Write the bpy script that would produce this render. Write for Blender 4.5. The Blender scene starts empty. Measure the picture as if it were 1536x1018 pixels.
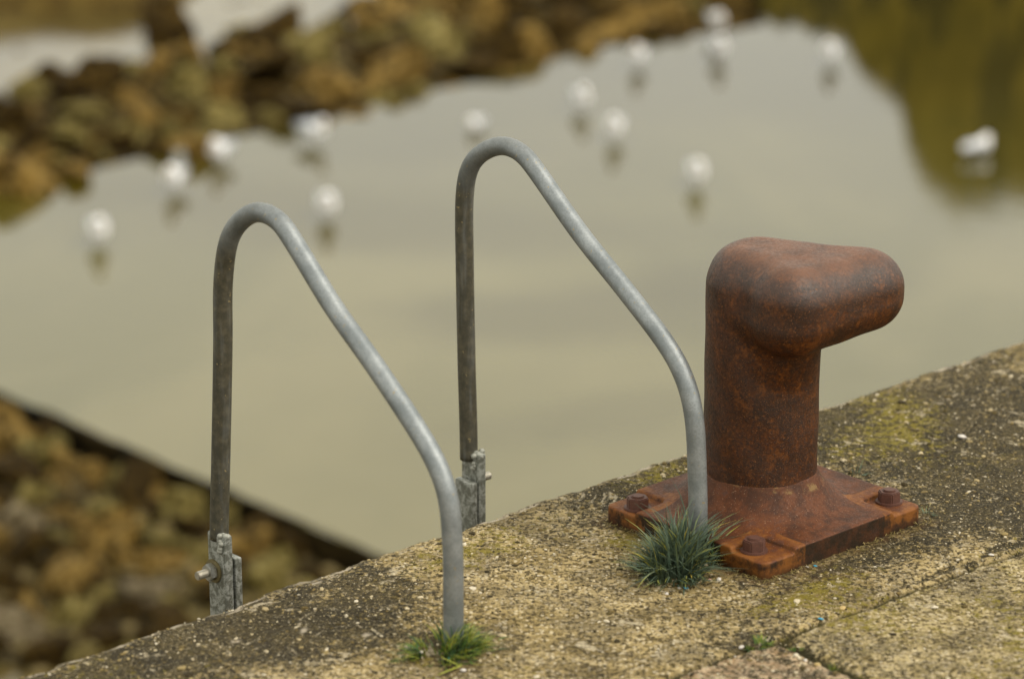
import bpy, bmesh, math, random
import numpy as np
from mathutils import Vector, Matrix, noise as mn

random.seed(7); rng = np.random.default_rng(7)
SC = bpy.context.scene
COL = SC.collection
PI = math.pi

# ------------------------------------------------------------------ camera
W, H, FPX, PITCH, HC = 1536, 1018, 4800.0, math.radians(18.0), 2.62
CAMP = Vector((0, 0, HC))
FW = Vector((0, math.cos(PITCH), -math.sin(PITCH)))
UP = Vector((0, math.sin(PITCH), math.cos(PITCH)))
def ray(px, py): return FW * FPX + Vector((1, 0, 0)) * (px - W / 2) - UP * (py - H / 2)
def at(px, py, z):
    r = ray(px, py); return CAMP + r * ((z - HC) / r.z)
cd = bpy.data.cameras.new('camera'); cam = bpy.data.objects.new('camera', cd); COL.objects.link(cam)
cam.location = CAMP; cam.rotation_euler = (PI / 2 - PITCH, 0, 0)
cd.sensor_width = 36; cd.lens = FPX / W * 36; cd.clip_start = .1; cd.clip_end = 2000
cd.dof.use_dof = True; cd.dof.focus_distance = 7.12; cd.dof.aperture_fstop = 1.9
SC.camera = cam

# quay frame: s runs along the quay edge, u runs inland from it
ORG = Vector((-0.59648, 6.26561, 0))
ANG = math.radians(42.83)
E_ = Vector((math.cos(ANG), math.sin(ANG), 0)); N_ = Vector((math.sin(ANG), -math.cos(ANG), 0))
def Q(s, u, z=0): return ORG + E_ * s + N_ * u + Vector((0, 0, z))
def SU(p):
    d = p - ORG; return d.dot(E_), d.dot(N_)
ROOF = Matrix.Rotation(ANG, 4, 'Z')

# ------------------------------------------------------------------ object helpers
def mesh_np(name, V, F):
    me = bpy.data.meshes.new(name)
    me.from_pydata([tuple(v) for v in V], [], [tuple(int(i) for i in f) for f in F]); me.update()
    return me
def link(name, me, mat=None, parent=None, smooth=True):
    o = bpy.data.objects.new(name, me); COL.objects.link(o)
    if mat: me.materials.append(mat)
    if smooth: me.shade_smooth()
    if parent: o.parent = parent
    return o
def obj(name, bm, mat=None, parent=None, smooth=False):
    me = bpy.data.meshes.new(name); bm.normal_update(); bm.to_mesh(me); bm.free()
    return link(name, me, mat, parent, smooth)
def tag(o, label=None, cat=None, group=None, kind=None):
    if label: o['label'] = label
    if cat: o['category'] = cat
    if group: o['group'] = group
    if kind: o['kind'] = kind
    return o
def empty(name, loc, rotz=0):
    o = bpy.data.objects.new(name, None); COL.objects.link(o); o.location = loc; o.rotation_euler = (0, 0, rotz)
    o.empty_display_size = .05
    return o
def copy_tree(o, parent=None):
    c = o.copy(); COL.objects.link(c)
    if parent: c.parent = parent
    for ch in list(o.children): copy_tree(ch, c)
    return c
def fattr(me, name, vals):
    a = me.attributes.new(name, 'FLOAT', 'POINT'); a.data.foreach_set('value', np.asarray(vals, dtype=np.float32))

def surface_nets(f, lo, hi, h):
    lo = np.array(lo, float); hi = np.array(hi, float)
    n = np.ceil((hi - lo) / h).astype(int) + 1
    ax = [lo[i] + h * np.arange(n[i]) for i in range(3)]
    X, Y, Z = np.meshgrid(*ax, indexing='ij')
    D = f(X, Y, Z); S = D < 0
    acc = np.zeros((n[0]-1, n[1]-1, n[2]-1, 3)); cnt = np.zeros((n[0]-1, n[1]-1, n[2]-1))
    corners = [(i, j, k) for i in (0, 1) for j in (0, 1) for k in (0, 1)]
    def sub(A, c): return A[c[0]:n[0]-1+c[0], c[1]:n[1]-1+c[1], c[2]:n[2]-1+c[2]]
    for a in corners:
        for d in range(3):
            if a[d] == 0:
                b = list(a); b[d] = 1; b = tuple(b)
                da, db = sub(D, a), sub(D, b); m = (da < 0) != (db < 0)
                t = np.where(m, da / np.where(m, da - db, 1), 0)
                for q in range(3):
                    acc[..., q] += np.where(m, a[q] + (t if q == d else 0), 0)
                cnt += m
    act = cnt > 0
    idx = -np.ones(act.shape, int); idx[act] = np.arange(act.sum())
    cell = np.argwhere(act)
    V = lo + h * (cell + acc[act] / cnt[act][:, None])
    F = []
    for d in range(3):
        o1, o2 = (d + 1) % 3, (d + 2) % 3
        sl0 = [slice(None)] * 3; sl1 = [slice(None)] * 3
        sl0[d] = slice(0, -1); sl1[d] = slice(1, None)
        A, B = S[tuple(sl0)], S[tuple(sl1)]
        e = np.argwhere(A != B)
        e = e[(e[:, o1] > 0) & (e[:, o2] > 0) & (e[:, o1] < n[o1]-1) & (e[:, o2] < n[o2]-1)]
        if len(e) == 0: continue
        def g(a, b):
            q = e.copy(); q[:, o1] -= a; q[:, o2] -= b
            return idx[q[:, 0], q[:, 1], q[:, 2]]
        quad = np.stack([g(1, 1), g(0, 1), g(0, 0), g(1, 0)], 1)
        ins = A[e[:, 0], e[:, 1], e[:, 2]]
        quad[~ins] = quad[~ins][:, ::-1]
        F.append(quad)
    return V, np.concatenate(F)
def smin(a, b, k):
    hh = np.clip(.5 + .5 * (b - a) / k, 0, 1)
    return b * (1 - hh) + a * hh - k * hh * (1 - hh)
def smax(a, b, k): return -smin(-a, -b, k)
def capsule(X, Y, Z, a, b, ra, rb):
    a = np.array(a, float); b = np.array(b, float); d = b - a; L = d @ d
    t = np.clip(((X-a[0])*d[0] + (Y-a[1])*d[1] + (Z-a[2])*d[2]) / L, 0, 1)
    return np.sqrt((X-a[0]-t*d[0])**2 + (Y-a[1]-t*d[1])**2 + (Z-a[2]-t*d[2])**2) - (ra + (rb-ra)*t)

def tube_mesh(path, rad, seg=20, caps=True):
    P = [Vector(p) for p in path]; V = []; F = []
    t0 = (P[1]-P[0]).normalized()
    ref = Vector((1, 0, 0)) if abs(t0.x) < .8 else Vector((0, 1, 0))
    nx = (ref - t0 * ref.dot(t0)).normalized()
    for i, p in enumerate(P):
        t = (P[min(i+1, len(P)-1)] - P[max(i-1, 0)]).normalized()
        nx = (nx - t * nx.dot(t)).normalized(); ny = t.cross(nx)
        r = rad[i] if hasattr(rad, '__len__') else rad
        for k in range(seg):
            a = 2*PI*k/seg; V.append(p + nx*math.cos(a)*r + ny*math.sin(a)*r)
    for i in range(len(P)-1):
        for k in range(seg):
            k2 = (k+1) % seg; F.append((i*seg+k, i*seg+k2, (i+1)*seg+k2, (i+1)*seg+k))
    if caps:
        F.append(tuple(range(seg-1, -1, -1))); F.append(tuple((len(P)-1)*seg + k for k in range(seg)))
    me = bpy.data.meshes.new('t'); me.from_pydata(V, [], F); me.update(); return me
def box_bm(bm, M, sx, sy, sz, bev=.0015):
    r = bmesh.ops.create_cube(bm, size=1, matrix=M @ Matrix.Diagonal((sx, sy, sz, 1)))
    es = list({e for v in r['verts'] for e in v.link_edges})
    if bev: bmesh.ops.bevel(bm, geom=es, offset=bev, segments=2, affect='EDGES', profile=.6)
def cyl_bm(bm, M, r, h, seg=24, bev=0, r2=None):
    q = bmesh.ops.create_cone(bm, cap_ends=True, segments=seg, radius1=r, radius2=r if r2 is None else r2, depth=h, matrix=M)
    if bev:
        es = [e for e in {e for v in q['verts'] for e in v.link_edges} if e.is_manifold and e.calc_face_angle(0) > .9]
        bmesh.ops.bevel(bm, geom=es, offset=bev, segments=2, affect='EDGES')

# ------------------------------------------------------------------ material helpers
class NT:
    def __init__(s, name):
        s.m = bpy.data.materials.new(name); s.m.use_nodes = True; s.t = s.m.node_tree; s.t.nodes.clear()
        s.out = s.t.nodes.new('ShaderNodeOutputMaterial'); s.b = s.t.nodes.new('ShaderNodeBsdfPrincipled')
        s.t.links.new(s.b.outputs[0], s.out.inputs[0]); s.co = s.t.nodes.new('ShaderNodeTexCoord').outputs['Object']
    def L(s, a, b): s.t.links.new(a, b)
    def setv(s, sock, v):
        if isinstance(v, bpy.types.NodeSocket): s.L(v, sock)
        elif isinstance(v, (tuple, list)) and len(v) == 3 and sock.type == 'RGBA': sock.default_value = (*v, 1)
        else: sock.default_value = v
    def noise(s, sc, det=4, rough=.55, co=None, dist=0, col=False):
        n = s.t.nodes.new('ShaderNodeTexNoise'); n.inputs['Scale'].default_value = sc; n.inputs['Detail'].default_value = det
        n.inputs['Roughness'].default_value = rough; n.inputs['Distortion'].default_value = dist
        s.L(co or s.co, n.inputs['Vector']); return n.outputs['Color' if col else 'Fac']
    def voro(s, sc, feat='F1', co=None, out='Distance', rnd=1):
        n = s.t.nodes.new('ShaderNodeTexVoronoi'); n.feature = feat; n.inputs['Scale'].default_value = sc; n.inputs['Randomness'].default_value = rnd
        s.L(co or s.co, n.inputs['Vector']); return n.outputs[out]
    def mapr(s, v, a, b, c=0, d=1, smooth=True):
        n = s.t.nodes.new('ShaderNodeMapRange'); n.interpolation_type = 'SMOOTHSTEP' if smooth else 'LINEAR'
        s.setv(n.inputs[0], v)
        for i, x in enumerate((a, b, c, d)): s.setv(n.inputs[i+1], x)
        return n.outputs[0]
    def math(s, op, a, b=0, c=0):
        n = s.t.nodes.new('ShaderNodeMath'); n.operation = op
        s.setv(n.inputs[0], a); s.setv(n.inputs[1], b); s.setv(n.inputs[2], c); return n.outputs[0]
    def mix(s, f, a, b, mode='MIX'):
        n = s.t.nodes.new('ShaderNodeMix'); n.data_type = 'RGBA'; n.blend_type = mode
        s.setv(n.inputs[0], f); s.setv(n.inputs[6], a); s.setv(n.inputs[7], b); return n.outputs[2]
    def attr(s, name, col=False):
        n = s.t.nodes.new('ShaderNodeAttribute'); n.attribute_name = name; return n.outputs['Color' if col else 'Fac']
    def scale(s, sx, sy, sz, co=None):
        n = s.t.nodes.new('ShaderNodeMapping'); n.inputs['Scale'].default_value = (sx, sy, sz); s.L(co or s.co, n.inputs[0]); return n.outputs[0]
    def bump(s, hgt, dist, st=1, nrm=None):
        n = s.t.nodes.new('ShaderNodeBump'); n.inputs['Strength'].default_value = st; n.inputs['Distance'].default_value = dist
        s.L(hgt, n.inputs['Height'])
        if nrm: s.L(nrm, n.inputs['Normal'])
        return n.outputs[0]
    def t_val(s, v):
        n = s.t.nodes.new('ShaderNodeCombineXYZ')
        for i in range(3): s.L(v, n.inputs[i])
        return n.outputs[0]
    def sep(s, v):
        n = s.t.nodes.new('ShaderNodeSeparateXYZ'); s.L(v, n.inputs[0]); return n.outputs
    def fin(s, base=None, rough=None, metal=None, spec=None, nrm=None, ior=None):
        if base is not None: s.setv(s.b.inputs['Base Color'], base)
        if rough is not None: s.setv(s.b.inputs['Roughness'], rough)
        if metal is not None: s.setv(s.b.inputs['Metallic'], metal)
        if spec is not None: s.setv(s.b.inputs['Specular IOR Level'], spec)
        if ior is not None: s.setv(s.b.inputs['IOR'], ior)
        if nrm is not None: s.L(nrm, s.b.inputs['Normal'])
        return s.m
def plain(name, col, rough=.6, metal=0, var=.3, sc=40):
    t = NT(name); n = t.noise(sc, 4)
    c = t.mix(n, tuple(x*(1-var) for x in col), tuple(min(1, x*(1+var)) for x in col))
    return t.fin(c, rough, metal, nrm=t.bump(t.noise(sc*4, 3), .001, .5))

def mat_rust(name, dark=0.0, spec=.42, lo=.40):
    t = NT(name)
    big = t.noise(9, 6, .7, dist=.5); mid = t.noise(36, 7, .72); fine = t.noise(150, 5, .75); spk = t.noise(300, 3, .75)
    streak = t.noise(1, 5, .65, co=t.scale(42, 42, 6))
    c = t.mix(t.mapr(big, .35, .66), (.028, .0083, .0020), (.078, .0215, .0035))
    c = t.mix(t.mapr(mid, .50, .68), c, (.040, .016, .009))
    c = t.mix(t.math('MULTIPLY', t.mapr(mid, .50, .36), .5), c, (.19, .060, .010))
    c = t.mix(t.math('MULTIPLY', t.mapr(streak, .48, .62), .3 + dark), c, (.018, .008, .004))
    c = t.mix(t.math('MULTIPLY', t.mapr(fine, .49, .58), .78), c, (.017, .008, .006))
    c = t.mix(t.math('MULTIPLY', t.mapr(t.noise(11, 6, .7), .46, .62), .45 + dark), c, (.020, .010, .006))
    c = t.mix(t.math('MULTIPLY', t.mapr(spk, .58, .66), .55), c, (.32, .12, .035))
    # upward faces painted a lighter orange
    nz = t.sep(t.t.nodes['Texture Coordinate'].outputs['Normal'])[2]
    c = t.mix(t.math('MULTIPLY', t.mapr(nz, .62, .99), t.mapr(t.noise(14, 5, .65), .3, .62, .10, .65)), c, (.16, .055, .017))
    hgt = t.math('ADD', t.math('MULTIPLY', mid, .6), t.math('MULTIPLY', fine, .45))
    r = t.mapr(fine, .3, .7, lo, lo+.28); spec = t.mapr(nz, -.3, .45, .22, spec)  # sheen painted in by facing: stronger on top, cut on upright sides
    return t.fin(c, r, 0, spec, t.bump(hgt, .0026, .9))
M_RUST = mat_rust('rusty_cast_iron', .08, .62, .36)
def mat_rust_edge():
    t = NT('rust_plate')
    mid = t.noise(22, 6, .65); fine = t.noise(160, 4, .7); spk = t.noise(300, 3, .7)
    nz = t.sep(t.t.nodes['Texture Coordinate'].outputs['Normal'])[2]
    c = t.mix(t.mapr(mid, .34, .62), (.044, .0130, .0033), (.110, .031, .006))
    c = t.mix(t.mapr(mid, .54, .7), c, (.075, .030, .018))
    c = t.mix(t.math('MULTIPLY', t.mapr(fine, .52, .68), .65), c, (.05, .024, .016))
    c = t.mix(t.math('MULTIPLY', t.mapr(spk, .62, .70), .6), c, (.45, .27, .17))
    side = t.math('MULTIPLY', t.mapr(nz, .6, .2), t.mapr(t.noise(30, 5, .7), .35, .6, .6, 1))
    c = t.mix(side, c, (.018, .009, .003))  # shade painted in: upright sides coloured darker than the top
    c = t.mix(t.math('MULTIPLY', t.mapr(t.attr('gunk'), .3, .8), t.mapr(t.noise(24, 5, .7), .50, .62, 0, .7)), c, (.22, .14, .05))
    c = t.mix(t.math('MULTIPLY', t.attr('ochre'), t.mapr(mid, .6, .4)), c, (.30, .105, .015))
    hgt = t.math('ADD', t.math('MULTIPLY', mid, .6), t.math('MULTIPLY', fine, .4))
    return t.fin(c, t.mapr(fine, .3, .7, .5, .75), 0, .28, t.bump(hgt, .003, .8))
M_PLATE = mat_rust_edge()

def mat_galv():
    t = NT('galvanised_steel')
    p = t.attr('olive_tone'); big = t.noise(16, 4, .6); fine = t.noise(230, 4, .7)
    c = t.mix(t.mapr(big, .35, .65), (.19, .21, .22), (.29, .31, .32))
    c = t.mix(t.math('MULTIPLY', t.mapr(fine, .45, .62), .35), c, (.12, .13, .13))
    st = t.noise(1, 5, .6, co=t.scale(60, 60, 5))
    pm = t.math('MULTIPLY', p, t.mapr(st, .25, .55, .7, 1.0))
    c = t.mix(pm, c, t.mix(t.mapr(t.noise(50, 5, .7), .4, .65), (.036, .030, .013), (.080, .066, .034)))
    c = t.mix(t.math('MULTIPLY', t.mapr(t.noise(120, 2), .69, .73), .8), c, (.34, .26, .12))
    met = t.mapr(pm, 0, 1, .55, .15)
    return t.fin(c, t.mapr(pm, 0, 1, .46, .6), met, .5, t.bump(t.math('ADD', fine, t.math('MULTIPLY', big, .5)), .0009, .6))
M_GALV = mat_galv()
def mat_bracket():
    t = NT('weathered_zinc_plate'); n = t.noise(60, 5, .65, dist=.8); f = t.noise(260, 3, .6)
    c = t.mix(t.mapr(n, .4, .62), (.15, .155, .13), (.38, .39, .36)); c = t.mix(t.mapr(f, .55, .7), c, (.10, .085, .05))
    return t.fin(c, .5, .4, .5, t.bump(n, .002, .6))
M_BRK = mat_bracket()
M_WELD = plain('zinc_weld', (.30, .30, .26), .5, .3, .3, 120)
M_BOLT = plain('stained_bolt_steel', (.36, .33, .27), .40, .6, .45, 160)
M_NUT = plain('bright_zinc_nut', (.42, .42, .40), .28, .9, .3, 120)
M_WASH = plain('tarnished_washer', (.16, .13, .06), .5, .4, .4, 120)
M_RBOLT = plain('rusted_bolt', (.085, .032, .02), .6, 0, .55, 160)
M_RBOLT2 = plain('orange_rusted_bolt', (.26, .085, .025), .75, 0, .5, 160)

def mat_quay():
    t = NT('weathered_quay_concrete')
    slab = t.attr('slab'); moss = t.attr('moss'); dark = t.attr('dark'); joint = t.attr('joint')
    big = t.noise(3.2, 4, .6); mid = t.noise(19, 5, .65, dist=.4); f1 = t.noise(72, 5, .75, dist=.3); f2 = t.noise(170, 4, .75)
    agg = t.voro(95, out='Color'); aggd = t.voro(95); agg2 = t.voro(62, out='Color')
    ag = t.sep(agg)[0]; ag2 = t.sep(agg2)[1]
    base = t.mix(t.mapr(t.math('ADD', big, t.math('MULTIPLY', t.math('SUBTRACT', mid, .5), .8)), .36, .64), (.29, .212, .082), (.47, .36, .175))
    base = t.mix(t.mapr(slab, .4, .6), base, t.mix(t.mapr(mid, .38, .6), (.31, .238, .098), (.46, .365, .19)))
    base = t.mix(t.mapr(slab, .8, 1), base, t.mix(t.mapr(mid, .38, .6), (.38, .25, .135), (.52, .385, .245)))
    # exposed aggregate: dark binder, pale stones
    base = t.mix(t.math('MULTIPLY', t.mapr(f1, .50, .56), .85), base, (.060, .040, .009))
    base = t.mix(t.math('MULTIPLY', t.mapr(ag, .60, .66), t.math('MULTIPLY', t.mapr(aggd, .5, .3), .85)), base, (.60, .50, .33))
    base = t.mix(t.math('MULTIPLY', t.mapr(ag, .34, .28), t.math('MULTIPLY', t.mapr(aggd, .6, .35), .8)), base, (.055, .036, .010))
    # grime film with stones rubbed clean through it
    dm = t.math('ADD', dark, t.math('MULTIPLY', t.math('SUBTRACT', f1, .5), 1.5))
    dm = t.math('ADD', dm, t.math('MULTIPLY', t.math('SUBTRACT', mid, .5), 1.0))
    dmk = t.mapr(dm, .34, .58)
    c = t.mix(t.math('MULTIPLY', dmk, .9), base, t.mix(t.mapr(f2, .42, .6), (.010, .007, .001), (.060, .043, .010)))
    blot = t.mapr(t.noise(7.5, 6, .72, dist=.6), .40, .60, .60, 1.15); c = t.mix(1.0, c, t.t_val(blot), 'MULTIPLY')
    # moss
    mm = t.math('ADD', moss, t.math('MULTIPLY', t.math('SUBTRACT', t.noise(48, 5, .7), .5), 1.7))
    mmk = t.mapr(mm, .42, .68)
    c = t.mix(t.math('MULTIPLY', mmk, .88), c, t.mix(f2, (.080, .062, .003), (.33, .26, .020)))
    # pale lichen and chipped patches
    lic = t.math('MULTIPLY', t.mapr(t.noise(13, 6, .78, dist=.9), .585, .63), t.mapr(f1, .62, .5))
    c = t.mix(t.math('MULTIPLY', lic, .8), c, (.52, .44, .30))
    sp = t.mapr(f2, .60, .65)
    c = t.mix(t.math('MULTIPLY', sp, .85), c, (.60, .50, .34))
    c = t.mix(t.math('MULTIPLY', t.mapr(f2, .42, .36), .85), c, (.015, .010, .002))
    c = t.mix(t.math('MULTIPLY', t.attr('stain'), t.mapr(t.noise(34, 5, .7), .35, .6, .25, .95)), c, t.mix(f1, (.050, .022, .006), (.17, .075, .02)))
    c = t.mix(t.math('MULTIPLY', t.attr('soil_shade'), t.mapr(f1, .32, .55, 1, .6)), c, t.mix(f2, (.010, .007, .002), (.05, .036, .01)))
    c = t.mix(t.attr('chip'), c, t.mix(f1, (.40, .33, .24), (.56, .49, .38)))
    c = t.mix(t.mapr(joint, .2, .6, 0, .92), c, t.mix(f1, (.010, .008, .002), (.050, .042, .010)))
    hgt = t.math('ADD', t.math('MULTIPLY', f1, .7), t.math('MULTIPLY', f2, .3))
    hgt = t.math('ADD', hgt, t.math('MULTIPLY', t.mapr(aggd, .0, .6), -.25))
    return t.fin(c, .88, 0, .3, t.bump(hgt, .013, 1))
M_QUAY = mat_quay()

def mat_varied(name, cols, rough=.8, spec=.3, attr='rnd', sc=300):
    t = NT(name); a = t.attr(attr); r = t.t.nodes.new('ShaderNodeValToRGB'); t.L(a, r.inputs[0])
    cr = r.color_ramp
    while len(cr.elements) > 1: cr.elements.remove(cr.elements[-1])
    cr.elements[0].position = 0; cr.elements[0].color = (*cols[0], 1)
    for i, c in enumerate(cols[1:], 1):
        e = cr.elements.new(i/(len(cols)-1)); e.color = (*c, 1)
    c = t.mix(t.math('MULTIPLY', t.noise(sc, 3), .5), r.outputs[0], (.06, .045, .015))
    return t.fin(c, rough, 0, spec)
M_GRIT = mat_varied('quay_grit', [(.015, .010, .003), (.04, .028, .008), (.09, .065, .02), (.20, .14, .05), (.32, .24, .10), (.45, .35, .18), (.66, .56, .38), (.72, .64, .5)])
M_BLADE = mat_varied('grass_blade', [(.030, .062, .042), (.065, .115, .078), (.13, .19, .125), (.18, .22, .07), (.50, .45, .03), (.65, .50, .08)], .55, .4, sc=90)
M_BLADE2 = mat_varied('grass_blade_fresh', [(.02, .06, .035), (.04, .11, .035), (.09, .19, .025), (.22, .28, .025), (.46, .42, .06)], .6, .35, sc=90)
M_DRY = mat_varied('dry_stalk', [(.10, .075, .02), (.22, .17, .05), (.33, .25, .10)], .8, .3)

def mat_rock(name, c0, c1, c2, rough=.55):
    t = NT(name); n = t.noise(2.2, 5, .6, dist=.6); f = t.noise(11, 5, .7); ff = t.noise(45, 4, .7)
    c = t.mix(t.mapr(n, .36, .62), c0, c1); c = t.mix(t.mapr(t.noise(3.4, 5, .7, dist=.5), .50, .60), c, c2)
    c = t.mix(t.math('MULTIPLY', t.mapr(ff, .5, .7), .6), c, tuple(x*.35 for x in c0))
    return t.fin(c, rough + .2, 0, .10, t.bump(t.math('ADD', f, t.math('MULTIPLY', ff, .4)), .10, .9))
M_ROCKS = [mat_rock('ochre_rock', (.22, .125, .018), (.50, .33, .10), (.028, .015, .002)),
           mat_rock('olive_rock', (.16, .118, .018), (.46, .37, .13), (.026, .018, .003)),
           mat_rock('dark_brown_rock', (.035, .020, .003), (.12, .070, .010), (.014, .008, .001)),
           mat_rock('pale_grey_rock', (.22, .17, .09), (.42, .34, .21), (.06, .04, .012))]
M_BANK = mat_rock('weedy_shore_mud', (.045, .027, .005), (.11, .068, .012), (.014, .009, .002), .8)

def mat_water(name, deep, pale, rough, ior, bumpd, depth=False):
    t = NT(name)
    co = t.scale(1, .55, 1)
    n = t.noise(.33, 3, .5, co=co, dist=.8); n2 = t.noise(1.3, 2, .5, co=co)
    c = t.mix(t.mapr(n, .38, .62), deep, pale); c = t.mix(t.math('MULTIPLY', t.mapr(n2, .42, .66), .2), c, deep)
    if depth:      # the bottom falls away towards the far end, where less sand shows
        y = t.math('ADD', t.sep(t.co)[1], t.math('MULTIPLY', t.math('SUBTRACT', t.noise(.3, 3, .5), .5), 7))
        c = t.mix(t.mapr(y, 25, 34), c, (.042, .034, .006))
    if depth:      # dark olive reflection bands painted into the water colour
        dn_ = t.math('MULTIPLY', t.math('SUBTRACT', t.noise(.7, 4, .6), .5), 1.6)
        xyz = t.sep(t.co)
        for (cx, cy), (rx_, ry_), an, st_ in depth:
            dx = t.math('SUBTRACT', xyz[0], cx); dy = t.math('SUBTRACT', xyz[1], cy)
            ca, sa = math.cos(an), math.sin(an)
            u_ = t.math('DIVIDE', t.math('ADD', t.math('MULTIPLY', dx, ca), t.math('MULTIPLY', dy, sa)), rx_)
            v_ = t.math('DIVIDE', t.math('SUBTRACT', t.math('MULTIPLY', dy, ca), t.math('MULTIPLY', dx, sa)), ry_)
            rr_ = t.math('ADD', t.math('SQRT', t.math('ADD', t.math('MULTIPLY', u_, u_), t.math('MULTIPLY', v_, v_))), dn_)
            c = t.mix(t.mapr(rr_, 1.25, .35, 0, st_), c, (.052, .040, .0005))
    w = t.noise(3.2, 3, .5, co=t.scale(1, 1.6, 1))
    return t.fin(c, rough, 0, .5, t.bump(w, bumpd, .25), ior)
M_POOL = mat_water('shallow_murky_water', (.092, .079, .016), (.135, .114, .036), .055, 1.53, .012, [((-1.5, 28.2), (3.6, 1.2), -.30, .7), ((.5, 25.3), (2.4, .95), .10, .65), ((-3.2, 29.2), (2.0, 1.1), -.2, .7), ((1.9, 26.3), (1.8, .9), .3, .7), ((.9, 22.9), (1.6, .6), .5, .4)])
M_SEA = mat_water('sea_water', (.05, .035, .008), (.12, .09, .03), .08, 1.5, .02)

# ------------------------------------------------------------------ quay (setting)
JA, JB, JC, JD = (.699, .923), (1.466, .955), (.395, .906), (.678, 1.168)
def seam_u(s):
    s = np.asarray(s, float)
    return np.where(s > JA[0], JA[1] + (s-JA[0])*(JB[1]-JA[1])/(JB[0]-JA[0]), JA[1] + (s-JA[0])*(JA[1]-JC[1])/(JA[0]-JC[0]))
def perp_s(u): return JA[0] + (u-JA[1])*(JD[0]-JA[0])/(JD[1]-JA[1])
def nz(s, u, sc, oc=3, off=0):
    return mn.fractal(Vector((s*sc+off, u*sc-off, off*.37)), 1.0, 2.0, oc)
def spaced(a, b, c, d, fine):
    mid = np.arange(b, c, fine); lo = []; x = b; st = fine
    while x > a: st *= 1.25; x -= st; lo.append(x)
    hi = []; x = mid[-1]; st = fine
    while x < d: st *= 1.25; x += st; hi.append(x)
    return np.concatenate([lo[::-1], mid, hi])
def gauss(s, u, cs, cu, rs, ru): return math.exp(-((s-cs)/rs)**2 - ((u-cu)/ru)**2)
PLC = (1.174, .444)
WALLZ = [-6.2, -5.0, -4.0, -3.0, -2.2, -1.5, -1.0, -.6, -.35, -.2, -.12, -.075, -.05, -.034, -.022, -.013, -.006]
def edge_off(s):
    c = nz(s, 0, 5, 4, 3.1)*.011 + nz(s, 0, 24, 3, 9.7)*.0055 + nz(s, 0, 90, 2, 1.7)*.002
    c += .016*math.exp(-((s+.02)/.09)**2) + .012*math.exp(-((s-.62)/.06)**2)
    return c
def quay_height(s, u):
    e = edge_off(s) if -1.5 < s < 4 else 0
    z = nz(s, u, 2.1, 2, 5)*.004 + nz(s, u, 26, 3, 2)*.0016 + nz(s, u, 75, 2, 8)*.0011
    su_ = float(seam_u(s)); ds = abs(u - su_ + nz(s, u, 14, 3, 4)*.010)
    j = math.exp(-(ds/.012)**2) * (1.0 if s > .4 else .8)
    jd = 0
    if u > su_:
        dp = abs(s - perp_s(u) + nz(s, u, 16, 3, 6)*.012); jd = math.exp(-(dp/.013)**2)
        z += .004
        if s < perp_s(u): z += .001 + nz(s, u, 40, 3, 1)*.0022
        z += .003 * (1 - min(1, ds/.05))
    # rounded, worn slab end near the three-way joint
    j2 = gauss(s, u, JA[0]-.02, JA[1]+.02, .05, .035)
    jt = min(1, j + jd)
    z -= jt*.020 + j2*.006
    # old shallow scoured groove beside the joint
    g = math.exp(-((u - su_ + .040 + nz(s, u, 8, 3, 11)*.02)/.012)**2) * max(0, min(1, (s-1.0)/.3))
    z -= g*.005
    wear = max(0, 1 - (u-e)/.05) if u > -.1 else 0
    z -= .010*wear*wear*(.6 + .8*abs(nz(s, 0, 11, 3, 7)))
    return z, jt, g
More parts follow.
